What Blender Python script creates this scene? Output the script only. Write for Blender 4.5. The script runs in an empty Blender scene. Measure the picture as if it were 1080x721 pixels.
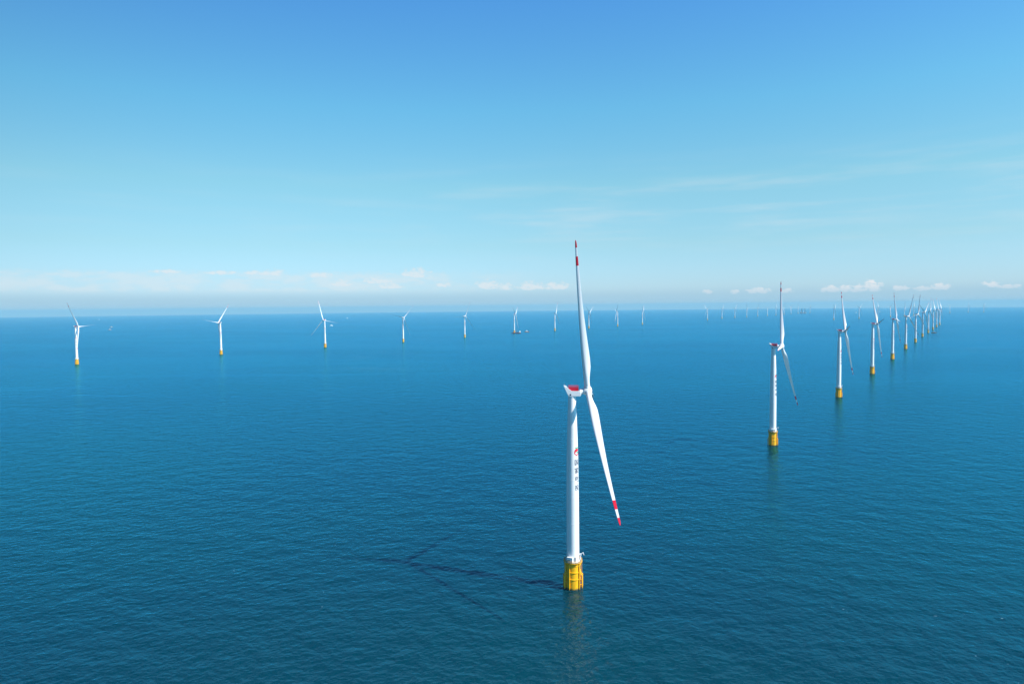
import bpy, bmesh, math, random
from mathutils import Vector, Matrix
R = math.radians
sc = bpy.context.scene
col = sc.collection
random.seed(7)

# ------------------------------------------------------------------ camera
CAM_H = 154.0
ROLL, PITCH = R(0.59), R(2.99)
cam_d = bpy.data.cameras.new('camera'); cam = bpy.data.objects.new('camera', cam_d); col.objects.link(cam)
cam_d.sensor_width = 36.0; cam_d.lens = 24.0; cam_d.clip_start = 1.0; cam_d.clip_end = 200000.0
F = Vector((0, math.cos(PITCH), -math.sin(PITCH))); R0 = Vector((1, 0, 0)); U0 = R0.cross(F)
Rr = R0 * math.cos(ROLL) - U0 * math.sin(ROLL); Up = U0 * math.cos(ROLL) + R0 * math.sin(ROLL)
cam.matrix_world = Matrix(((Rr.x, Up.x, -F.x, 0), (Rr.y, Up.y, -F.y, 0), (Rr.z, Up.z, -F.z, CAM_H), (0, 0, 0, 1)))
sc.camera = cam

# ------------------------------------------------------------------ sun, sky, exposure
SUN_EL, SUN_BEAR = R(43.5), R(111.8)            # bearing clockwise from +Y
SUN_STRENGTH, SKY_STRENGTH = 5.0, 0.135
sd = bpy.data.lights.new('sun', 'SUN'); sun = bpy.data.objects.new('sun', sd); col.objects.link(sun)
sd.energy = SUN_STRENGTH; sd.angle = R(0.9); sd.color = (1.0, 0.96, 0.90)
sdir = Vector((math.sin(SUN_BEAR) * math.cos(SUN_EL), math.cos(SUN_BEAR) * math.cos(SUN_EL), math.sin(SUN_EL)))
sun.rotation_euler = sdir.to_track_quat('Z', 'Y').to_euler()
sun.location = (300, -200, 600)
vs = sc.view_settings
vs.view_transform = 'Standard'; vs.look = 'None'; vs.exposure = 0.55; vs.gamma = 1.0; vs.use_curve_mapping = False
HAZE_DENSITY = 4.0e-5
HAZE_COLOR = (0.36, 0.67, 0.80)

class Nodes:
    """small helper to write node maths as expressions"""
    def __init__(self, tree): self.t = tree; self.n = tree.nodes; self.l = tree.links
    def new(self, kind, **kw):
        n = self.n.new(kind)
        for k, v in kw.items(): setattr(n, k, v)
        return n
    def put(self, sock, v):
        if hasattr(v, 'node'): self.l.new(v, sock)
        else: sock.default_value = v
    def m(self, op, a, b=None, c=None, clamp=False):
        n = self.new('ShaderNodeMath', operation=op, use_clamp=clamp)
        self.put(n.inputs[0], a)
        if b is not None: self.put(n.inputs[1], b)
        if c is not None: self.put(n.inputs[2], c)
        return n.outputs[0]
    def add(self, a, b): return self.m('ADD', a, b)
    def sub(self, a, b): return self.m('SUBTRACT', a, b)
    def mul(self, a, b): return self.m('MULTIPLY', a, b)
    def smooth(self, x, lo, hi, to0=0.0, to1=1.0):
        n = self.new('ShaderNodeMapRange', interpolation_type='SMOOTHSTEP')
        self.put(n.inputs['Value'], x); n.inputs['From Min'].default_value = lo; n.inputs['From Max'].default_value = hi
        n.inputs['To Min'].default_value = to0; n.inputs['To Max'].default_value = to1
        return n.outputs[0]
    def noise(self, vec, scale, detail=3, rough=0.5, dims='3D'):
        n = self.new('ShaderNodeTexNoise', noise_dimensions=dims)
        self.put(n.inputs['Vector'], vec); n.inputs['Scale'].default_value = scale
        n.inputs['Detail'].default_value = detail; n.inputs['Roughness'].default_value = rough
        return n.outputs['Fac']
    def mixc(self, fac, a, b, mode='MIX'):
        n = self.new('ShaderNodeMix', data_type='RGBA', blend_type=mode)
        self.put(n.inputs[0], fac); self.put(n.inputs[6], a); self.put(n.inputs[7], b)
        return n.outputs[2]
    def xyz(self, x, y, z=0.0):
        n = self.new('ShaderNodeCombineXYZ')
        for i, v in enumerate((x, y, z)): self.put(n.inputs[i], v)
        return n.outputs[0]
    def ramp(self, fac, stops):
        n = self.new('ShaderNodeValToRGB'); self.put(n.inputs[0], fac)
        cr = n.color_ramp; assert len(stops) <= 32; cr.interpolation = 'LINEAR'
        while len(cr.elements) < len(stops): cr.elements.new(0.5)
        for e, (p, c) in zip(cr.elements, stops): e.position = p; e.color = (*c, 1)
        return n.outputs[0]

world = bpy.data.worlds.new('World'); sc.world = world; world.use_nodes = True
wt = world.node_tree; wt.nodes.clear(); W = Nodes(wt)
sky = W.new('ShaderNodeTexSky', sky_type='NISHITA', sun_disc=False)
sky.sun_elevation = SUN_EL; sky.sun_rotation = SUN_BEAR
vclamp = W.new('ShaderNodeTexCoord'); vsep = W.new('ShaderNodeSeparateXYZ'); W.l.new(vclamp.outputs['Generated'], vsep.inputs[0])
W.l.new(W.xyz(vsep.outputs[0], vsep.outputs[1], W.m('MAXIMUM', vsep.outputs[2], 0.006)), sky.inputs['Vector'])
sky.altitude = 150; sky.air_density = 1.0; sky.dust_density = 0.4; sky.ozone_density = 1.6
tc = W.new('ShaderNodeTexCoord')
sep = W.new('ShaderNodeSeparateXYZ'); W.l.new(tc.outputs['Generated'], sep.inputs[0])
az_deg = W.mul(W.m('ARCTAN2', sep.outputs[0], sep.outputs[1]), 57.29578)
el_deg = W.mul(W.m('ARCSINE', sep.outputs[2]), 57.29578)
# tint of the clear air by height above the horizon (gain on the physical sky)
gain = W.ramp(W.m('DIVIDE', W.m('MAXIMUM', el_deg, 0.0), 45.0, clamp=True),
              [(0.0, (0.42, 0.60, 1.0)), (0.04, (0.44, 0.62, 0.89)), (0.111, (0.475, 0.67, 0.74)), (0.216, (0.53, 0.81, 0.76)), (0.349, (0.435, 0.90, 0.93)), (0.52, (0.355, 0.825, 1.09)), (0.60, (0.16, 0.66, 1.04)), (0.8, (0.07, 0.56, 1.0)), (1.0, (0.05, 0.50, 0.95))])
clear = W.mixc(1.0, sky.outputs[0], gain, 'MULTIPLY')
even = W.m('DIVIDE', W.m('MINIMUM', W.m('ABSOLUTE', az_deg), 60.0), 36.0)          # air a little darker off to the sides
even = W.sub(1.0, W.mul(W.mul(even, even), W.smooth(az_deg, -12.0, 12.0, 0.20, 0.05)))
clear = W.mixc(1.0, clear, W.xyz(even, even, even), 'MULTIPLY')
# --- clouds far out over the sea, laid out by compass bearing and height in degrees
uv = W.xyz(az_deg, W.mul(el_deg, 1.6), 0.0)
n_fine = W.noise(uv, 2.2, 5, 0.6)
n_mid = W.noise(W.xyz(az_deg, W.mul(el_deg, 3.0), 3.0), 0.5, 4, 0.55)
n_streak = W.noise(W.xyz(W.mul(az_deg, 0.09), W.mul(el_deg, 0.9), 7.0), 1.0, 4, 0.55)
def puff(u0, v0, w, h):
    du = W.m('DIVIDE', W.sub(az_deg, u0), w)
    dv = W.sub(el_deg, v0)
    up = W.m('DIVIDE', W.m('MAXIMUM', dv, 0.0), h)
    dn = W.m('DIVIDE', W.m('MINIMUM', dv, 0.0), 0.22)
    r2 = W.add(W.mul(du, du), W.add(W.mul(up, up), W.mul(dn, dn)))
    return W.sub(1.0, r2)
PUFFS = [(24.9, 0.95, 1.0, 0.55), (25.9, 0.95, 1.0, 0.45), (26.8, 0.95, 0.9, 0.55), (27.8, 0.95, 0.9, 0.95),
         (19.9, 0.95, 1.3, 0.42), (18.1, 0.95, 0.5, 0.3), (21.9, 0.95, 0.7, 0.3), (29.6, 0.98, 0.7, 0.40), (31.0, 0.95, 0.7, 0.3), (32.1, 1.0, 0.9, 0.42), (15.9, 1.0, 0.6, 0.25),
         (35.0, 1.15, 0.6, 0.32), (36.0, 1.0, 0.9, 0.22), (-26.7, 2.85, 1.4, 0.22), (-23.0, 2.8, 1.6, 0.2), (-19.2, 2.75, 1.3, 0.45), (-20.6, 2.8, 1.0, 0.25), (-15.6, 2.6, 1.2, 0.4),
         (-13.9, 1.9, 1.2, 0.6), (-11.0, 2.1, 1.6, 0.55), (-7.9, 2.6, 1.5, 0.8), (-2.0, 1.6, 1.3, 0.8), (-0.5, 1.5, 0.9, 0.55), (1.6, 1.5, 1.4, 0.7), (3.7, 1.5, 1.6, 0.6), (-5.6, 1.8, 0.9, 0.3), (-10.0, 1.7, 1.4, 0.4)]
fields = [puff(*p) for p in PUFFS]
f = fields[0]
for g in fields[1:13]: f = W.m('MAXIMUM', f, g)
cum_r = W.smooth(W.add(f, W.mul(W.sub(n_fine, 0.55), 3.0)), 0.0, 0.75, 0.0, 0.95)
f2 = fields[13]
for g in fields[14:]: f2 = W.m('MAXIMUM', f2, g)
cum_l = W.smooth(W.add(f2, W.mul(W.sub(n_fine, 0.53), 2.8)), -0.1, 0.9, 0.0, 0.75)
band = W.mul(W.mul(W.smooth(el_deg, 1.0, 1.5), W.smooth(W.add(el_deg, W.mul(W.sub(n_fine, 0.5), 0.8)), 2.55, 3.1, 1.0, 0.0)),
             W.mul(W.smooth(az_deg, -8.0, 6.0, 1.0, 0.0), W.smooth(n_mid, 0.36, 0.62, 0.12, 0.52)))
veil = W.mul(W.mul(W.smooth(el_deg, 2.0, 7.0), W.smooth(el_deg, 8.0, 13.0, 1.0, 0.0)),
             W.mul(W.smooth(n_streak, 0.42, 0.75, 0.0, 0.34), W.smooth(az_deg, -25.0, 12.0, 0.25, 1.0)))
cover = W.m('MAXIMUM', W.m('MAXIMUM', cum_r, cum_l), W.m('MAXIMUM', band, veil))
CLOUD = 4.25
cl_col = W.mixc(cover, (CLOUD * 0.70, CLOUD * 0.90, CLOUD * 1.0, 1), (CLOUD * 1.02, CLOUD * 1.03, CLOUD * 1.05, 1))
hazeband = W.mul(W.smooth(el_deg, 0.6, 1.6, 1.0, 0.0), 0.75)
skyc = W.mixc(cover, clear, cl_col)
skyc = W.mixc(hazeband, skyc, (1.97, 3.13, 3.89, 1))
bg = W.new('ShaderNodeBackground'); bg.inputs['Strength'].default_value = SKY_STRENGTH
W.l.new(skyc, bg.inputs['Color'])
wo = W.new('ShaderNodeOutputWorld'); W.l.new(bg.outputs[0], wo.inputs['Surface'])

sc.cycles.use_denoising = True
sc.cycles.max_bounces = 6; sc.cycles.volume_bounces = 1
sc.cycles.use_adaptive_sampling = False
sc.cycles.filter_width = 1.5

# ------------------------------------------------------------------ materials
def mat(name, color, rough=0.5, metal=0.0, var=0.06, vscale=0.3, dirt=None):
    m = bpy.data.materials.new(name); m.use_nodes = True; N = Nodes(m.node_tree)
    b = m.node_tree.nodes['Principled BSDF']
    b.inputs['Specular IOR Level'].default_value = 0.3
    b.inputs['Roughness'].default_value = rough; b.inputs['Metallic'].default_value = metal
    t = N.new('ShaderNodeTexCoord')
    c1 = (*color, 1); c2 = tuple(max(0, c * (1 - var * 2.2)) for c in color) + (1,)
    mp = N.new('ShaderNodeMapping'); mp.inputs['Scale'].default_value = (1, 1, 0.25)
    N.l.new(t.outputs['Object'], mp.inputs[0])
    fac = N.smooth(N.noise(mp.outputs[0], vscale, 5, 0.6), 0.45, 0.75)
    c = N.mixc(fac, c1, c2)
    if dirt:                                     # dirt = (colour, z from, z to): growth band near the waterline
        dc, z0, z1 = dirt
        s = N.new('ShaderNodeSeparateXYZ'); N.l.new(t.outputs['Object'], s.inputs[0])
        zz = N.add(s.outputs[2], N.mul(N.sub(N.noise(t.outputs['Object'], 0.9, 4, 0.6), 0.5), 1.6))
        c = N.mixc(N.smooth(zz, z0, z1, 1.0, 0.0), c, (*dc, 1))
    N.l.new(c, b.inputs['Base Color'])
    rr = N.add(rough, N.mul(N.sub(fac, 0.5), 0.12)); N.l.new(rr, b.inputs['Roughness'])
    return m
M = dict(
    white=mat('white_paint', (0.84, 0.84, 0.83), 0.38, var=0.035),
    blade=mat('blade_gelcoat', (0.78, 0.79, 0.79), 0.32, var=0.03, vscale=0.15),
    red=mat('red_paint', (0.74, 0.015, 0.04), 0.42),
    yellow=mat('yellow_paint', (0.95, 0.475, 0.003), 0.5, var=0.10, vscale=0.5, dirt=((0.10, 0.085, 0.03), 0.1, 1.5)),
    yellow_rail=mat('yellow_rail_paint', (0.82, 0.41, 0.006), 0.45),
    grating=mat('steel_grating', (0.30, 0.31, 0.31), 0.6, 0.4),
    grey=mat('grey_paint', (0.30, 0.31, 0.32), 0.5),
    dark=mat('dark_vent', (0.03, 0.04, 0.08), 0.5),
    ink=mat('grey_lettering', (0.045, 0.045, 0.075), 0.5),
    logo_red=mat('logo_red', (0.66, 0.025, 0.035), 0.45),
    logo_green=mat('logo_green', (0.03, 0.42, 0.20), 0.45),
    hull_red=mat('oxide_red_hull', (0.20, 0.035, 0.045), 0.5),
    hull_pale=mat('pale_pink_hull', (0.62, 0.50, 0.48), 0.5), hull_grey=mat('pale_grey_hull', (0.42, 0.43, 0.46), 0.5),
    hull_dark=mat('navy_hull', (0.03, 0.035, 0.07), 0.5),
    hull_orange=mat('orange_hull', (0.55, 0.16, 0.04), 0.5),
    deck=mat('deck_paint', (0.28, 0.12, 0.10), 0.7),
    glass=mat('dark_glass', (0.02, 0.03, 0.04), 0.1),
)

# ------------------------------------------------------------------ mesh helpers
def build(name, bm, mats, parent=None, smooth=False, loc=None):
    me = bpy.data.meshes.new(name); bmesh.ops.recalc_face_normals(bm, faces=bm.faces[:]); bm.to_mesh(me); bm.free()
    for m in (mats if isinstance(mats, (list, tuple)) else [mats]): me.materials.append(m)
    if smooth:
        for p in me.polygons: p.use_smooth = True
        try: me.set_sharp_from_angle(angle=R(38))
        except Exception: pass
    o = bpy.data.objects.new(name, me); col.objects.link(o)
    if parent: o.parent = parent
    if loc: o.location = loc
    return o
def lathe(bm, prof, n=32, mtx=Matrix(), mi=0, cap=True):
    """profile of (radius, z) turned round z"""
    rings = []
    for r, z in prof:
        rings.append([bm.verts.new(mtx @ Vector((r * math.cos(2 * math.pi * i / n), r * math.sin(2 * math.pi * i / n), z))) for i in range(n)])
    for a, b in zip(rings, rings[1:]):
        for i in range(n):
            bm.faces.new((a[i], a[(i + 1) % n], b[(i + 1) % n], b[i])).material_index = mi
    if cap:
        bm.faces.new(rings[0][::-1]).material_index = mi; bm.faces.new(rings[-1]).material_index = mi
def tube(bm, p, q, r=0.06, n=8, mi=0):
    p, q = Vector(p), Vector(q); d = q - p
    m = Matrix.Translation(p) @ d.to_track_quat('Z', 'Y').to_matrix().to_4x4()
    lathe(bm, [(r, 0), (r, d.length)], n, m, mi)
def box(bm, c, s, mtx=Matrix(), bev=0.0, mi=0):
    g = bmesh.ops.create_cube(bm, size=1.0, matrix=mtx @ Matrix.Translation(c) @ Matrix.Diagonal((*s, 1)))
    fs = list({f for v in g['verts'] for f in v.link_faces})
    for f_ in fs: f_.material_index = mi
    if bev:
        bmesh.ops.bevel(bm, geom=list({e for v in g['verts'] for e in v.link_edges}), offset=bev, segments=2, affect='EDGES')
def pol(bearing, r, z):                       # point by compass bearing round an axis
    return Vector((math.sin(R(bearing)) * r, math.cos(R(bearing)) * r, z))

# ------------------------------------------------------------------ sea (one curved sheet to beyond the horizon)
RE = 6371000.0
def sea_z(x, y): return -(x * x + y * y) / (2 * RE)
bm = bmesh.new()
NS = 192
radii = [0] + [30 * 1.16 ** i for i in range(60)]
radii = [r for r in radii if r < 46000] + [46000]
prev = None
cv = bm.verts.new((0, 0, 0))
for r in radii[1:]:
    ring = [bm.verts.new((r * math.sin(2 * math.pi * i / NS), r * math.cos(2 * math.pi * i / NS), -r * r / (2 * RE))) for i in range(NS)]
    for i in range(NS):
        j = (i + 1) % NS
        if prev is None: bm.faces.new((cv, ring[j], ring[i]))
        else: bm.faces.new((prev[i], prev[j], ring[j], ring[i]))
    prev = ring
wm = bpy.data.materials.new('sea_water'); wm.use_nodes = True; N = Nodes(wm.node_tree)
wm.node_tree.nodes.remove(wm.node_tree.nodes['Principled BSDF'])
t = N.new('ShaderNodeTexCoord')
def mapped(sx, sy, rot=0.0, off=0.0):
    mp = N.new('ShaderNodeMapping', vector_type='POINT')
    r_ = N.new('ShaderNodeVectorRotate', rotation_type='Z_AXIS'); N.l.new(t.outputs['Object'], r_.inputs['Vector']); r_.inputs['Angle'].default_value = rot
    N.l.new(r_.outputs[0], mp.inputs[0]); mp.inputs['Scale'].default_value = (sx, sy, 1); mp.inputs['Location'].default_value = (off, off * 0.7, 0)
    return mp.outputs[0]
gust = N.noise(mapped(1 / 900, 1 / 420, R(8), 3), 1.0, 4, 0.55, '2D')           # wind patches
slick = N.noise(mapped(1 / 1500, 1 / 150, R(-4), 11), 1.0, 5, 0.6, '2D')         # long smooth slicks
slk = N.smooth(slick, 0.60, 0.72)
slk = N.mul(slk, N.smooth(N.noise(mapped(1 / 1500, 1 / 900, 0, 31), 1.0, 3, 0.5, '2D'), 0.48, 0.62))
swell = N.noise(mapped(1 / 30, 1 / 18, R(14), 5), 1.0, 2, 0.5, '2D')
chop1 = N.noise(mapped(1 / 6.5, 1 / 4.6, R(-20), 1), 1.0, 3, 0.55, '2D')
chop2 = N.noise(mapped(1 / 4.6, 1 / 3.2, R(30), 9), 1.0, 3, 0.55, '2D')
rip = N.noise(mapped(1 / 2.2, 1 / 1.5, R(5), 2), 1.0, 2, 0.55, '2D')
groups = N.noise(mapped(1 / 17, 1 / 15, R(-22), 13), 1.0, 3, 0.6, '2D')           # wave groups
h = N.add(N.mul(swell, 1.1), N.mul(groups, 1.25))
amp = N.mul(N.smooth(gust, 0.3, 0.7, 0.75, 1.2), N.sub(1.0, N.mul(slk, 0.55)))
h = N.add(h, N.mul(amp, N.add(N.mul(chop1, 0.72), N.add(N.mul(chop2, 0.42), N.mul(rip, 0.15)))))
bp = N.new('ShaderNodeBump'); bp.inputs['Strength'].default_value = 1.0; bp.inputs['Distance'].default_value = 1.0
N.l.new(h, bp.inputs['Height']); 
dif = N.new('ShaderNodeBsdfDiffuse'); glo = N.new('ShaderNodeBsdfAnisotropic'); fre = N.new('ShaderNodeFresnel'); mx = N.new('ShaderNodeMixShader')
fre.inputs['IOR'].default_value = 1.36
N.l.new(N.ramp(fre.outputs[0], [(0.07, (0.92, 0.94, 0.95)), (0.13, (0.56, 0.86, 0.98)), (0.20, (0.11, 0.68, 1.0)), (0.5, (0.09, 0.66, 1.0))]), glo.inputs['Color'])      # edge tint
glo.inputs['Roughness'].default_value = 0.16
bp2 = N.new('ShaderNodeBump'); bp2.inputs['Strength'].default_value = 1.0; bp2.inputs['Distance'].default_value = 1.0
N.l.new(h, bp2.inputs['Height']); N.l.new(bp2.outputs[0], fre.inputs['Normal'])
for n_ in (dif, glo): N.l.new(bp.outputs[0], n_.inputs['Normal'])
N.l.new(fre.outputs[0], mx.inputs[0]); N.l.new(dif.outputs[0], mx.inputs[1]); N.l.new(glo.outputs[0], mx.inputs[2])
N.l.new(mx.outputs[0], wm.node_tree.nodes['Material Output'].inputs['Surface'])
tone = N.noise(mapped(1 / 700, 1 / 500, 0.4, 21), 1.0, 3, 0.5, '2D')
fil = N.m('ABSOLUTE', N.sub(slick, 0.53))                                       # thin drifting foam lines
foam = N.mul(N.mul(N.smooth(fil, 0.004, 0.016, 1.0, 0.0), N.smooth(N.noise(mapped(1 / 1500, 1 / 700, 0, 31), 1.0, 3, 0.5, '2D'), 0.46, 0.58)), 0.16)
ps = N.new('ShaderNodeSeparateXYZ'); N.l.new(t.outputs['Object'], ps.inputs[0])
foam = N.mul(foam, N.mul(N.smooth(ps.outputs[1], 1500, 1900), N.smooth(ps.outputs[1], 3300, 4600, 1.0, 0.0)))
fleck = N.mul(N.smooth(N.noise(mapped(1 / 2.6, 1 / 1.6, 0.1, 41), 1.0, 1, 0.5, '2D'), 0.80, 0.84), N.smooth(N.noise(mapped(1 / 45, 1 / 30, 0, 51), 1.0, 2, 0.5, '2D'), 0.62, 0.70))
foam = N.m('MAXIMUM', foam, N.mul(fleck, 0.5))
N.l.new(N.mixc(foam, N.mixc(N.smooth(tone, 0.3, 0.7), (0.0001, 0.029, 0.051, 1), (0.0001, 0.040, 0.050, 1)), (0.30, 0.50, 0.58, 1)), dif.inputs['Color'])
sea = build('sea', bm, wm, smooth=True); sea['kind'] = 'structure'
for p in sea.data.polygons: p.use_smooth = True

# ------------------------------------------------------------------ haze
bm = bmesh.new(); HB = 46300.0; zb = sea_z(46000, 0) - 1.0
g = bmesh.ops.create_cube(bm, size=1.0, matrix=Matrix.Translation((0, 0, (zb + 205) / 2)) @ Matrix.Diagonal((2 * HB, 2 * HB, 205 - zb, 1)))
hm = bpy.data.materials.new('haze_air'); hm.use_nodes = True; hn = hm.node_tree; hn.nodes.clear()
pv = hn.nodes.new('ShaderNodeVolumePrincipled'); pv.inputs['Color'].default_value = (*HAZE_COLOR, 1); pv.inputs['Density'].default_value = HAZE_DENSITY
pv.inputs['Anisotropy'].default_value = 0.0
ho = hn.nodes.new('ShaderNodeOutputMaterial'); hn.links.new(pv.outputs[0], ho.inputs['Volume'])
haze = build('haze', bm, hm); haze['kind'] = 'stuff'

# ------------------------------------------------------------------ wind turbine (built once, copied)
HUB_H, ROTOR_R, OVERHANG, TILT, CONE = 107.15, 81.2, 8.5, R(7.8), R(1.2)
PLAT_Z, TOP_Z = 15.2, 105.4
TR0, TR1 = 3.42, 2.05                                  # tower radii
TOWER = [(PLAT_Z, TR0), (50.0, 3.34), (70.0, 3.15), (82.0, 2.86), (94.0, 2.46), (TOP_Z, TR1)]
def tower_r(z):
    for (za, ra), (zb_, rb) in zip(TOWER, TOWER[1:]):
        if z <= zb_: return ra + (rb - ra) * max(0.0, z - za) / (zb_ - za)
    return TR1

def part(name, bm, m, parent, smooth=False, loc=None): return build(name, bm, m, parent, smooth, loc)

def make_turbine():
    root = bpy.data.objects.new('wind_turbine', None); col.objects.link(root); root.empty_display_size = 5
    # --- yellow foundation pile with collars and cable pipes
    bm = bmesh.new()
    lathe(bm, [(4.0, -9), (4.0, 5.5), (4.28, 5.6), (4.28, 6.05), (4.0, 6.15), (4.0, 9.3), (4.28, 9.4), (4.28, 9.85), (4.0, 9.95), (4.0, 13.0), (4.25, 13.1), (4.25, 13.6), (4.05, 13.7), (4.05, 14.8)], 48)
    fnd = part('foundation', bm, M['yellow'], root, True)
    for b in (212, 135, 250):
        bm = bmesh.new(); tube(bm, pol(b, 4.42, -8), pol(b, 4.42, 14.6), 0.3, 12)
        for z in (2.5, 7.7, 11.6): tube(bm, pol(b, 3.9, z), pol(b, 4.4, z), 0.16)
        part('cable_pipe', bm, M['yellow'], fnd, True)
    for b in (100, 262):                                # boat landings: two fender tubes and a ladder
        bm = bmesh.new()
        for d in (-13, 13):
            tube(bm, pol(b + d, 5.15, -6), pol(b + d, 5.15, 7.6), 0.3, 12)
            tube(bm, pol(b + d, 5.15, 7.6), pol(b + d, 3.95, 8.8), 0.3, 12)
            for z in (1.6, 4.4, 7.0): tube(bm, pol(b + d, 3.9, z), pol(b + d, 5.15, z), 0.2)
        part('boat_landing', bm, M['yellow'], fnd, True)
        bm = bmesh.new()
        for d in (-4.5, 4.5): tube(bm, pol(b + d, 4.75, -4), pol(b + d, 4.75, PLAT_Z + 1.1), 0.09)
        for i in range(48): tube(bm, pol(b - 4.5, 4.75, -3.5 + i * 0.4), pol(b + 4.5, 4.75, -3.5 + i * 0.4), 0.04, 6)
        part('ladder', bm, M['yellow_rail'], fnd)
    # --- platform
    bm = bmesh.new()
    lathe(bm, [(4.07, 14.62), (5.0, 14.72), (5.12, 14.85), (5.12, 15.12), (5.0, 15.15)], 48, mi=0)
    for i in range(12):
        b = i * 30 + 15; tube(bm, pol(b, 4.0, 13.2), pol(b, 4.95, 14.7), 0.1)
    lathe(bm, [(3.3, 15.153), (4.98, 15.153), (4.98, 15.2), (3.3, 15.2)], 48, mi=1)
    plat = part('platform', bm, [M['yellow_rail'], M['grating']], root, True)
    bm = bmesh.new(); n = 36
    for i in range(n):
        b, b2 = i * 10, i * 10 + 10
        if 95 <= b < 105: continue
        tube(bm, pol(b, 5.0, PLAT_Z), pol(b, 5.0, PLAT_Z + 1.15), 0.05, 6)
        for z in (0.45, 0.8, 1.15): tube(bm, pol(b, 5.0, PLAT_Z + z), pol(b2, 5.0, PLAT_Z + z), 0.045, 6)
    part('railing', bm, M['yellow_rail'], plat)
    bm = bmesh.new()                                     # white switch cabinet in front of the tower
    mt = Matrix.Rotation(-R(207), 4, 'Z')
    box(bm, (0, 4.05, PLAT_Z + 1.55), (3.1, 1.3, 2.9), mt, 0.08)
    box(bm, (0, 4.05, PLAT_Z + 3.05), (3.3, 1.5, 0.12), mt, 0.03)
    for dx in (-1.3, 1.3): box(bm, (dx, 4.05, PLAT_Z + 0.05), (0.2, 1.2, 0.12), mt)
    cab = part('cabinet', bm, M['white'], root)
    bm = bmesh.new()
    box(bm, (0.6, 4.715, PLAT_Z + 1.5), (1.3, 0.03, 0.7), mt)
    part('vent', bm, M['grey'], cab)
    bm = bmesh.new(); p0 = pol(82, 4.2, PLAT_Z)           # davit crane
    tube(bm, p0, p0 + Vector((0, 0, 2.9)), 0.26, 12)
    box(bm, p0 + Vector((0, 0, 3.1)), (1.1, 0.9, 0.8), Matrix(), 0.08)
    tube(bm, p0 + Vector((0, 0, 3.2)), p0 + Vector((1.3, -1.6, 4.6)), 0.22, 10)
    tube(bm, p0 + Vector((1.3, -1.6, 4.6)), p0 + Vector((1.7, -2.2, 3.4)), 0.12, 8)
    part('davit_crane', bm, M['white'], root, True)
    bm = bmesh.new(); p0 = pol(268, 4.6, PLAT_Z)          # grey lantern box at the far side
    tube(bm, p0, p0 + Vector((0, 0, 1.3)), 0.12); box(bm, p0 + Vector((0, 0, 1.6)), (0.7, 0.7, 0.7), Matrix(), 0.06)
    lathe(bm, [(0.2, 0), (0.24, 0.15), (0.2, 0.4), (0.05, 0.5)], 12, Matrix.Translation(p0 + Vector((0, 0, 1.95))))
    part('lantern', bm, M['grey'], root)
    # --- tower
    bm = bmesh.new(); prof = [(TR0 + 0.18, PLAT_Z - 0.05), (TR0 + 0.18, PLAT_Z + 0.3), (TR0, PLAT_Z + 0.34)]
    for zf, flange in ((36.0, 1), (50.0, 0), (60.0, 1), (70.0, 0), (76.0, 0), (82.0, 1), (88.0, 0), (94.0, 0), (100.0, 0)):
        r = tower_r(zf); prof += [(r, zf - 0.14), (r + 0.045, zf - 0.1), (r + 0.045, zf + 0.1), (r, zf + 0.14)] if flange else [(r, zf)]
    prof += [(TR1, TOP_Z - 0.5), (TR1 + 0.15, TOP_Z - 0.42), (TR1 + 0.15, TOP_Z)]
    lathe(bm, prof, 64)
    tow = part('tower', bm, M['white'], root, True)
    bm = bmesh.new(); mt = Matrix.Rotation(-R(165), 4, 'Z')
    box(bm, (0, TR0 + 0.02, PLAT_Z + 1.6), (1.1, 0.22, 2.3), mt, 0.05)
    part('door', bm, M['grey'], tow)
    def decal(name, rects, m, bearing, cell=0.09):
        """rects: (fn(u, v) -> material index or None, centre z, width, height); laid on the tower's curved skin"""
        bm = bmesh.new()
        for fn, zc, w, hh in rects:
            nu, nv = int(w / cell), int(hh / cell); cache = {}
            rc = tower_r(zc)
            def V(i, j):
                if (i, j) not in cache:
                    z = zc + (j / nv - 0.5) * hh; a = R(bearing) - (i / nu - 0.5) * w / rc
                    r = tower_r(z) + 0.03
                    cache[(i, j)] = bm.verts.new((math.sin(a) * r, math.cos(a) * r, z))
                return cache[(i, j)]
            for i in range(nu):
                for j in range(nv):
                    k = fn((i + 0.5) / nu, (j + 0.5) / nv)
                    if k is None: continue
                    bm.faces.new((V(i, j), V(i + 1, j), V(i + 1, j + 1), V(i, j + 1))).material_index = k
        return part(name, bm, m, tow)
    def emblem(u, v):                                     # red round swirl, green leaf on top, green wedge inside
        x, y = (u - 0.5) * 2.1, (v - 0.44) * 2.35
        r = math.hypot(x, y)
        if 0.86 < y < 1.16 and -0.55 < x - 0.25 * (y - 1) < 0.62: return 1
        if r < 0.9:
            if y > 0.05 + 0.35 * x and y < 0.82: return 0 if r < 0.86 else None
            if r > 0.60: return 0 if (y < 0.0 or x < -0.3) else None
            if y < -0.02 + 0.2 * x and y > -0.34 and x > -0.12: return 1
        return None
    decal('emblem', [(emblem, 75.7, 4.3, 5.2)], [M['logo_red'], M['logo_green']], 133)
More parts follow.
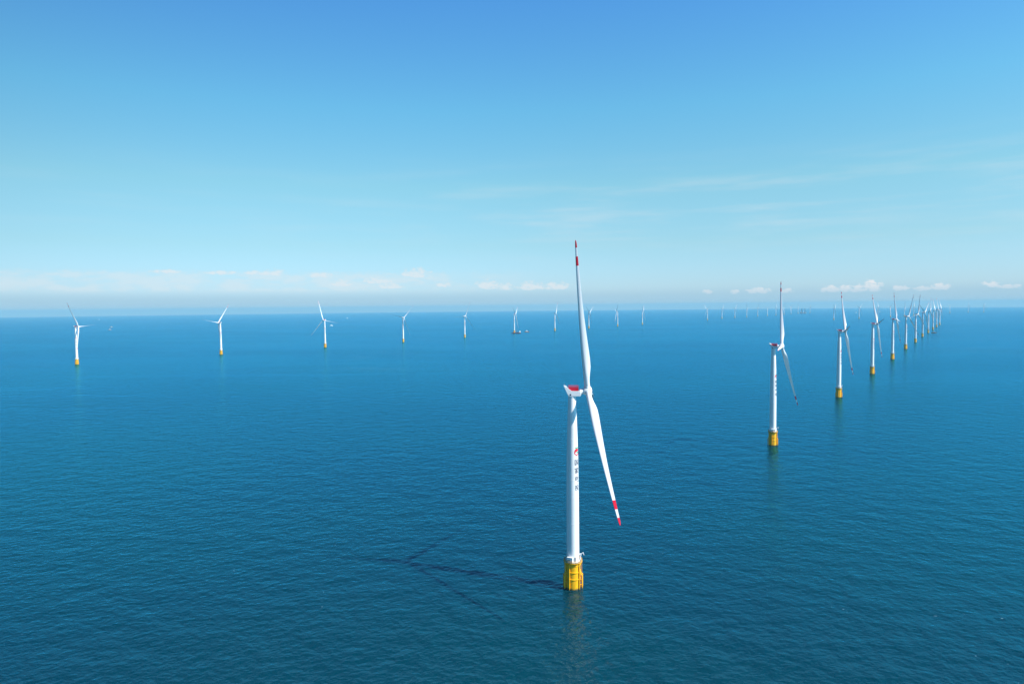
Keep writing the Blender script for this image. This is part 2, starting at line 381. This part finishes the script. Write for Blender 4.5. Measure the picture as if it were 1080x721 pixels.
    S = [  # four characters as strokes on a 10 by 10 grid
        [[(1, .5), (9, .5), (9, 9.5), (1, 9.5), (1, .5)], [(3, 7.5), (7, 7.5)], [(3, 5), (7, 5)], [(2.6, 2.5), (7.4, 2.5)], [(5, 7.5), (5, 2.5)], [(6, 4.2), (7, 3.4)]],
        [[(5, 10), (5, 9.2)], [(1, 7.5), (1, 8.8), (9, 8.8), (9, 7.5)], [(2.5, 7), (7.5, 7)], [(5, 7), (1.5, 4.6)], [(4, 6), (5.8, 4.2), (6, 1.2), (5, .4), (4.2, 1)], [(5, 5), (1.5, 2.6)], [(5.7, 3.4), (1.3, .6)], [(8, 5.5), (6.2, 4)], [(6, 4), (9, .8)]],
        [[(1.5, 3.2), (1.5, 8.2), (8, 8.2), (8, 3.2), (1.5, 3.2)], [(1.5, 5.7), (8, 5.7)], [(4.8, 9.8), (4.8, 1.2), (5.5, .5), (9, .5), (9, 2)]],
        [[(.5, 7.5), (4, 7.5)], [(2.4, 9.8), (2.4, .8), (1.4, 1.2)], [(.5, 3.8), (4, 5)], [(5.5, 9.2), (5.3, 7), (4.6, 5.8)], [(5.5, 9.2), (8, 9.2), (8, 6.8), (9.3, 6.6)], [(4.8, 4.8), (8.2, 4.8), (7, 2.2), (4.4, .3)], [(5.4, 3.8), (7, 1.6), (9.5, .3)]]]
    def glyph(strokes):
        segs = [(a, b) for s in strokes for a, b in zip(s, s[1:])]
        def fn(u, v):
            x, y = u * 10.6 - 0.3, v * 10.6 - 0.3
            for (ax, ay), (bx, by) in segs:
                dx, dy = bx - ax, by - ay; q = max(0, min(1, ((x - ax) * dx + (y - ay) * dy) / (dx * dx + dy * dy)))
                if math.hypot(x - ax - q * dx, y - ay - q * dy) < 0.62: return 0
            return None
        return fn
    decal('lettering', [(glyph(s), z, 3.0, 3.2) for s, z in zip(S, (69.8, 65.3, 60.8, 56.0))], M['ink'], 138, 0.08)
    # --- nacelle, local +Y looks into the wind
    nz = TOP_Z
    bm = bmesh.new()
    prof = [(-1.9, 0.0, 2.3), (4.3, 0.0, 2.3), (4.7, 0.5, 2.2), (4.7, 2.4, 2.1), (4.3, 2.85, 2.25), (-0.3, 2.85, 2.4), (-3.2, 5.35, 2.5), (-4.4, 5.85, 2.5), (-4.55, 5.5, 2.5), (-3.2, 2.9, 2.4)]
    left = [bm.verts.new((-w, y, z)) for y, z, w in prof]; right = [bm.verts.new((w, y, z)) for y, z, w in prof]
    bm.faces.new(left); bm.faces.new(right[::-1])
    for i in range(len(prof)):
        j = (i + 1) % len(prof); bm.faces.new((left[i], right[i], right[j], left[j]))
    bmesh.ops.bevel(bm, geom=bm.edges[:], offset=0.22, segments=3, affect='EDGES', clamp_overlap=True)
    lathe(bm, [(1.95, -0.35), (2.0, -0.3), (2.0, 0.15)], 32, Matrix.Translation((0, 0, 0)))
    ax = Matrix.Translation((0, 0, HUB_H - nz)) @ Matrix.Rotation(TILT, 4, 'X')      # rotor axis frame
    lathe(bm, [(1.85, 4.3), (1.8, 5.2), (1.65, 5.4), (1.6, 6.5)], 32, ax @ Matrix.Rotation(-math.pi / 2, 4, 'X'))
    nac = part('nacelle', bm, M['white'], root, True, (0, 0, nz))
    bm = bmesh.new(); z0 = 2.9                                # red hoist basket
    x1, ya, yb = 2.05, -1.9, 3.4
    box(bm, (0, (ya + yb) / 2, z0 + 0.12), (2 * x1, yb - ya, 0.16))
    for x in (-x1, x1): box(bm, (x, (ya + yb) / 2, z0 + 0.85), (0.07, yb - ya - 0.1, 1.3))
    for y in (ya, yb): box(bm, (0, y, z0 + 0.85), (2 * x1 + 0.05, 0.07, 1.3))
    bk = part('hoist_basket', bm, M['red'], nac)
    bm = bmesh.new()
    for zz in (1.75, 2.3, 2.75):
        for x in (-x1, x1): tube(bm, (x, ya, z0 + zz), (x, yb, z0 + zz), 0.05, 6)
        for y in (ya, yb): tube(bm, (-x1, y, z0 + zz), (x1, y, z0 + zz), 0.05, 6)
    k = 0
    for i in range(22):
        y = ya + (yb - ya) * i / 21
        for x in (-x1, x1): tube(bm, (x, y, z0 + 1.2), (x, y, z0 + 2.75), 0.035, 6)
    for i in range(1, 16):
        x = -x1 + 2 * x1 * i / 16
        for y in (ya, yb): tube(bm, (x, y, z0 + 1.2), (x, y, z0 + 2.75), 0.035, 6)
    part('railing', bm, M['red'], nac)
    for s in (-1, 1):
        bm = bmesh.new(); box(bm, (s * 2.38, -0.9, 1.0), (0.08, 0.75, 0.75), Matrix(), 0.02)
        part('vent', bm, M['dark'], nac)
    for x in (-0.9, 0.9):
        bm = bmesh.new(); tube(bm, (x, -4.1, 5.7), (x, -4.1, 7.1), 0.06); tube(bm, (x - 0.3, -4.1, 7.0), (x + 0.3, -4.1, 7.0), 0.05)
        part('wind_sensor', bm, M['grey'], nac)
    # --- rotor hub, local +Y along the rotor axis
    bm = bmesh.new()
    lathe(bm, [(1.5, -2.1), (2.0, -1.9), (2.25, -1.2), (2.3, 0.0), (2.2, 1.0), (1.85, 1.75), (1.25, 2.15), (0.5, 2.3)], 40, Matrix.Rotation(-math.pi / 2, 4, 'X'))
    for k in range(3):
        lathe(bm, [(1.62, 1.2), (1.62, 2.55), (1.55, 2.65)], 32, Matrix.Rotation(k * 2 * math.pi / 3, 4, 'Y'))
    part('hub', bm, M['white'], root, True)
    # --- blade, local +Z outward, leading edge towards local +Y (feathered)
    bm = bmesh.new(); L = ROTOR_R
    st = [0.028, 0.06, 0.085, 0.11, 0.135, 0.16, 0.19, 0.23, 0.28, 0.34, 0.42, 0.5, 0.58, 0.66, 0.74, 0.80, 0.837, 0.8375, 0.897, 0.8975, 0.93, 0.951, 0.9515, 0.97, 0.985, 0.994, 1.0]
    def lerp(x, pts):
        for (a, va), (b, vb) in zip(pts, pts[1:]):
            if x <= b:
                q = (x - a) / (b - a); q = max(0, min(1, q)); q = q * q * (3 - 2 * q) if False else q
                return va + (vb - va) * q
        return pts[-1][1]
    chord = [(0, 3.0), (0.06, 3.0), (0.10, 3.45), (0.15, 4.25), (0.19, 4.4), (0.23, 4.4), (0.30, 4.05), (0.42, 3.35), (0.58, 2.5), (0.74, 1.85), (0.90, 1.25), (0.97, 0.95), (0.985, 0.75), (0.994, 0.5), (1.0, 0.16)]
    thick = [(0, 1.0), (0.06, 0.98), (0.10, 0.76), (0.15, 0.52), (0.20, 0.41), (0.30, 0.31), (0.5, 0.235), (0.75, 0.19), (1.0, 0.17)]
    nP = 24; rings = []
    for s in st:
        c, th = lerp(s, chord), lerp(s, thick)
        blend = max(0.0, min(1.0, (s - 0.05) / 0.13)); blend = blend * blend * (3 - 2 * blend)
        tw = R(13) * (1 - s) ** 2 * blend
        bend = 2.3 * s ** 2.2
        pts = []
        for i in range(nP):
            a = 2 * math.pi * i / nP
            # ellipse-like section blended to an airfoil-like one
            yc = 0.5 * math.cos(a); xs = 0.5 * math.sin(a)
            q = 0.5 - yc                                       # 0 at leading edge .. 1 at trailing edge
            prof_t = 5 * (0.2969 * math.sqrt(max(q, 0)) - 0.126 * q - 0.3516 * q * q + 0.2843 * q ** 3 - 0.1030 * q ** 4) * th
            xa = prof_t * (1 if xs >= 0 else -1) + 0.035 * (4 * q * (1 - q))
            y = -(yc * (1 - blend) + (0.32 - q) * blend) * c            # parked: trailing edge upwind
            x = (xs * (1 - blend) + xa * blend) * c
            pts.append(Vector((x * math.cos(tw) - y * math.sin(tw), x * math.sin(tw) + y * math.cos(tw) + bend, s * L)))
        rings.append([bm.verts.new(p) for p in pts])
    for (a, b, s) in zip(rings, rings[1:], st):
        mi = 1 if (0.8374 < s < 0.897 or s >= 0.9514) else 0
        for i in range(nP): bm.faces.new((a[i], a[(i + 1) % nP], b[(i + 1) % nP], b[i])).material_index = mi
    bm.faces.new(rings[0][::-1]); bm.faces.new(rings[-1]).material_index = 1
    b0 = part('blade', bm, [M['blade'], M['red']], root, True)
    for k in range(2):
        c = b0.copy(); col.objects.link(c); c.parent = root
    return root

FINE = {'railing', 'ladder', 'vent', 'lantern', 'wind_sensor', 'door', 'davit_crane', 'cable_pipe', 'boat_landing', 'cabinet'}
def base_name(o): return o.name.split('.')[0]
def copy_tree(o, parent=None, far=False):
    c = o.copy(); col.objects.link(c); c.parent = parent
    for ch in list(o.children):
        if far and base_name(ch) in FINE: continue
        copy_tree(ch, c, far)
    return c
BLADE_PITCH = {1: -16, 2: -16, 3: -16, 4: -16}
def pose(root, x, y, yaw, az, pitch=0):
    root.location = (x, y, sea_z(x, y))
    frame = Matrix.Translation((0, 0, HUB_H)) @ Matrix.Rotation(-R(yaw), 4, 'Z') @ Matrix.Rotation(TILT, 4, 'X') @ Matrix.Translation((0, OVERHANG, 0))
    k = 0
    for ch in root.children:
        n = base_name(ch)
        if n == 'nacelle': ch.rotation_euler = (0, 0, -R(yaw))
        elif n == 'hub': ch.matrix_local = frame @ Matrix.Rotation(R(az), 4, 'Y')
        elif n == 'blade':
            ch.matrix_local = frame @ Matrix.Rotation(R(az + 120 * k), 4, 'Y') @ Matrix.Rotation(-CONE, 4, 'X') @ Matrix.Rotation(R(pitch), 4, 'Z'); k += 1

ORD = ['first', 'second', 'third', 'fourth', 'fifth', 'sixth', 'seventh', 'eighth', 'ninth', 'tenth', 'eleventh', 'twelfth']
right_row = 'turbines in the diagonal row on the right'
left_row = 'turbines strung along the sea from the left edge'
far_row = 'faint turbines along the horizon'
T = [  # x, y, yaw, azimuth, label, group
    (32.1, 366.3, 93.5, 13, 'nearest and largest white turbine, red emblem and lettering down its tower', right_row),
    (283.1, 737.5, 117, 89.8, 'second nearest turbine, white with bright yellow foundation, a short foreshortened blade beside its hub', right_row),
    (533.1, 1109.9, 113.5, 82.2, 'third nearest turbine of the diagonal row, red blade tips, one blade upright and one hanging', right_row),
    (779.7, 1473.8, 111, 81, 'fourth turbine along the diagonal row, red hoist basket seen on its nacelle', right_row),
    (1034.0, 1851.6, 116.5, 93, 'fifth turbine along the diagonal row, upright blade just under a small cloud', right_row),
    (1302.2, 2254.7, 148.7, 91.8, 'sixth turbine along the diagonal row, a dark blade slanting up to the right', right_row),
    (1553.2, 2624.5, 142, 97.8, 'seventh turbine along the diagonal row, its dark blade nearly upright', right_row),
    (1839.3, 3055.7, 137, 65.2, 'eighth turbine along the diagonal row, a pair of blades spread out low like arms', right_row),
    (2100.4, 3441.7, 129.8, 86.2, 'ninth turbine along the diagonal row, with a small workboat at its foundation', right_row),
    (2348.4, 3805.2, 114, 83.5, 'tenth turbine along the diagonal row, third from its far end', right_row),
    (2639.4, 4241.1, 110, 100, 'eleventh turbine along the diagonal row, second from its far end', right_row),
    (2901.9, 4630.3, 111.8, 84.2, 'twelfth and last turbine at the far right end of the diagonal row', right_row),
    (-1254.1, 1962.2, 85.8, 32.2, 'leftmost turbine in the photo, one dark blade slanting up to the left', left_row),
    (-995.7, 2331.7, 285.5, 39.5, 'second turbine from the left edge, one bright blade raised to the right', left_row),
    (-738.3, 2693.4, 205.2, 20, 'third turbine from the left edge, its three blades opened wide toward the viewer', left_row),
    (-487.2, 3054.6, 138.2, 75.5, 'fourth turbine from the left edge, a long blade stretching flat to the left', left_row),
    (-238.5, 3448.8, 139.8, 94, 'fifth turbine from the left edge, next one left of the turbine with the barge', left_row),
    (14.4, 3979.6, 102, 61.5, 'turbine with a dark red work barge lying at its foundation', left_row),
    (268.7, 4266.9, 113.5, 86.5, 'turbine next right of the barge, left of the nearest turbine upright blade', left_row),
    (526.8, 4672.3, 117.7, 60.8, 'small turbine just right of the nearest turbine upright blade', left_row),
    (783.9, 5058.1, 270.3, 77.5, 'small turbine with a dark blade, second from right end of the left line', left_row),
    (1046.5, 5471.7, 106, 63.2, 'small turbine at the right end of the left line, before the wide gap', left_row),
]
far_m = [(1951.4, 6810.7, 258, 52), (2290.8, 7443.6, 130.8, 78.5), (2586.4, 7918.4, 136, 80.2), (2845.3, 8271.5, 121, 36.2), (3146.1, 8737.1, 154, 100), (3379.9, 9031.3, 200, 60),
         (3652.9, 9445.7, 120, 88), (3986.1, 10002.3, 255, 80), (4334.0, 10600.9, 250, 70), (4630.0, 11050.4, 120, 20), (5072.4, 11619.6, 118, 55)]
for i, (x, y, a, b) in enumerate(far_m):
    T.append((x, y, a, b, f'{ORD[i]} faint turbine from the left in the horizon row around the second nearest turbine blade' if i else 'first faint turbine of the horizon row, on the right side of the wide gap', far_row))
for (x, y, a, b, l) in [
    (3015.9, 6396.2, 125, 60, 'faint turbine just left of the third nearest turbine upright blade'),
    (3444.7, 6773.1, 150, 70, 'faint turbine midway between the third and fourth turbines of the diagonal row'),
    (3823.3, 7137.7, 110, 82, 'faint turbine showing just right of the fourth turbine upright blade'),
    (4132.0, 7450.0, 250, 75, 'faint turbine showing behind the fifth turbine of the diagonal row'),
    (4517.5, 7860.0, 120, 0, 'faint tower top showing above the sixth turbine of the diagonal row'),
    (4795.2, 8150.0, 118, 88, 'faint tower top at the left side of the seventh turbine in the diagonal row'),
    (5000.0, 8400.0, 118, 30, 'faint tower top close behind the seventh turbine, right one of two'),
    (6441.7, 10042.2, 230, 50, 'very faint turbine alone, just right of the diagonal row far end'),
    (7071.6, 10584.6, 125, 78, 'very faint turbine on the right horizon, middle one of three'),
    (7429.3, 10751.4, 140, 62, 'very faint turbine nearest to the right edge of the photo')]:
    T.append((x, y, a, b, l, far_row))
proto = make_turbine()
for i, (x, y, yaw, az, label, grp) in enumerate(T):
    o = proto if i == 0 else copy_tree(proto, None, math.hypot(x, y) > 2800)
    o['label'] = label; o['category'] = 'wind turbine'; o['group'] = grp
    pose(o, x, y, yaw, az, BLADE_PITCH.get(i, 0))

# ------------------------------------------------------------------ boats
def hull(bm, L, B, D, mi=0, bluff=False):
    st = [(-0.5, 0.86, 0.0), (-0.46, 0.94, 0.0), (-0.2, 1.0, 0.0), (0.15, 1.0, 0.04), (0.33, 0.78 if not bluff else 0.98, 0.14), (0.44, 0.42 if not bluff else 0.93, 0.25), (0.5, 0.05 if not bluff else 0.86, 0.32)]
    rings = []
    for s, w, sh in st:
        y = s * L; hw = w * B / 2; zt = D * (1 + sh)
        rings.append([bm.verts.new(p) for p in ((-hw, y, zt), (-hw * 0.9, y, 0.1 * D), (-hw * 0.55, y - 0.02 * L * s, -0.5 * D), (hw * 0.55, y - 0.02 * L * s, -0.5 * D), (hw * 0.9, y, 0.1 * D), (hw, y, zt))])
    for a, b in zip(rings, rings[1:]):
        for i in range(6): bm.faces.new((a[i], a[(i + 1) % 6], b[(i + 1) % 6], b[i])).material_index = mi
    bm.faces.new(rings[0]); bm.faces.new(rings[-1])
def make_boat(name, label, cat, x, y, heading, L, hull_m, grp=None):
    r = bpy.data.objects.new(name, None); col.objects.link(r); r.location = (x, y, sea_z(x, y)); r.rotation_euler = (0, 0, -R(heading))
    r['label'] = label; r['category'] = cat
    if grp: r['group'] = grp
    B, D = L * 0.26, L * 0.10
    bm = bmesh.new(); hull(bm, L, B, D); build('hull', bm, hull_m, r)
    bm = bmesh.new(); box(bm, (0, -0.02 * L, D + 0.07 * L), (B * 0.72, L * 0.40, 0.14 * L), Matrix(), 0.01 * L)
    box(bm, (0, 0.05 * L, D + 0.185 * L), (B * 0.6, L * 0.2, 0.09 * L), Matrix(), 0.01 * L)
    cb = build('cabin', bm, hull_m if hull_m is M['hull_grey'] else M['white'], r)
    bm = bmesh.new(); box(bm, (0, 0.152 * L, D + 0.19 * L), (B * 0.52, 0.012 * L, 0.04 * L))
    build('window', bm, M['glass'], cb)
    bm = bmesh.new(); tube(bm, (0, -0.02 * L, D + 0.22 * L), (0, -0.05 * L, D + 0.40 * L), 0.008 * L); tube(bm, (-0.05 * L, -0.04 * L, D + 0.33 * L), (0.05 * L, -0.04 * L, D + 0.33 * L), 0.006 * L)
    build('mast', bm, M['white'], r)
    return r
SB = 'small boats'
make_boat('boat', 'small white boat a little right of the barge turbine', 'boat', 89, 4104, 95, 28, M['hull_orange'], SB)
make_boat('boat', 'white boat right of the leftmost turbine, nearer of a pair', 'boat', -3250, 5518, 80, 27, M['hull_grey'], SB)
make_boat('boat', 'white boat right of the leftmost turbine, farther one of a pair', 'boat', -3727, 6354, 250, 30, M['hull_grey'], SB)
make_boat('boat', 'tiny far white boat near the horizon just right of the leftmost turbine', 'boat', -7485, 12390, 95, 30, M['white'], SB)
make_boat('boat', 'small white boat showing beside the tower of the third turbine from left', 'boat', -1610, 6092, 80, 30, M['white'], SB)
make_boat('boat', 'workboat lying at the foundation of the ninth turbine in the diagonal row', 'boat', 2113, 3415, 300, 24, M['hull_orange'], SB)
make_boat('boat', 'tiny far boat left of the faint turbine between third and fourth turbines', 'boat', 5752, 11412, 90, 34, M['white'], SB)
make_boat('boat', 'tiny far boat just right of the fourth turbine in the diagonal row', 'boat', 6648, 12345, 90, 34, M['white'], SB)
make_boat('boat', 'barely visible far boat between third and fourth turbines from the left', 'boat', -2604, 10815, 90, 34, M['white'], SB)
# barge at the turbine
r = bpy.data.objects.new('work_barge', None); col.objects.link(r); r.location = (24, 3925, sea_z(24, 3925)); r.rotation_euler = (0, 0, -R(92))
r['label'] = 'long low dark red work barge with white deckhouse moored at a turbine'; r['category'] = 'barge'
bm = bmesh.new(); hull(bm, 54, 18, 3.4, 0, True); build('hull', bm, M['hull_red'], r)
bm = bmesh.new(); box(bm, (0, 22, 8), (12, 8, 7.5), Matrix(), 0.3); box(bm, (0, 22.5, 13), (9, 5, 3), Matrix(), 0.3); cb = build('deckhouse', bm, M['white'], r)
bm = bmesh.new(); box(bm, (0, 25.05, 13.2), (7.5, 0.15, 1.2)); build('window', bm, M['glass'], cb)
bm = bmesh.new(); box(bm, (0, -2, 4.1), (14, 34, 1.0), Matrix(), 0.1); build('deck', bm, M['deck'], r)
bm = bmesh.new(); tube(bm, (0, -14, 4), (0, -14, 12), 1.2, 16); tube(bm, (0, -14, 12), (0, 6, 17), 0.6, 10); build('crane', bm, M['hull_orange'], r)
# jack-up ship on the horizon
r = bpy.data.objects.new('jack_up_vessel', None); col.objects.link(r); r.location = (4883, 11448, sea_z(4883, 11448)); r.rotation_euler = (0, 0, -R(100))
r['label'] = 'pale installation ship with dark upright legs on the horizon, beside the last faint turbines'; r['category'] = 'ship'
bm = bmesh.new(); hull(bm, 96, 32, 11, 0, True); build('hull', bm, M['hull_pale'], r)
bm = bmesh.new(); box(bm, (0, -34, 22), (26, 16, 20), Matrix(), 0.6); box(bm, (0, -33, 34), (20, 10, 4), Matrix(), 0.4); build('deckhouse', bm, M['white'], r)
for px, py in ((-13, -20), (13, -20), (-13, 28), (13, 28)):
    bm = bmesh.new()
    for dx, dy in ((-2, -2), (2, -2), (2, 2), (-2, 2)): tube(bm, (px + dx, py + dy, -10), (px + dx, py + dy, 78), 0.7, 8)
    for i in range(12):
        z = -4 + i * 7
        for (ax_, ay_), (bx_, by_) in (((-2, -2), (2, 2)), ((2, -2), (-2, 2)), ((-2, -2), (2, -2)), ((-2, 2), (2, 2))):
            tube(bm, (px + ax_, py + ay_, z), (px + bx_, py + by_, z + 5), 0.4, 6)
    build('leg', bm, M['hull_dark'], r)
bm = bmesh.new(); tube(bm, (0, 6, 10), (0, 6, 34), 3.2, 16); tube(bm, (0, 6, 34), (0, 40, 66), 1.4, 10); build('crane', bm, M['white'], r)
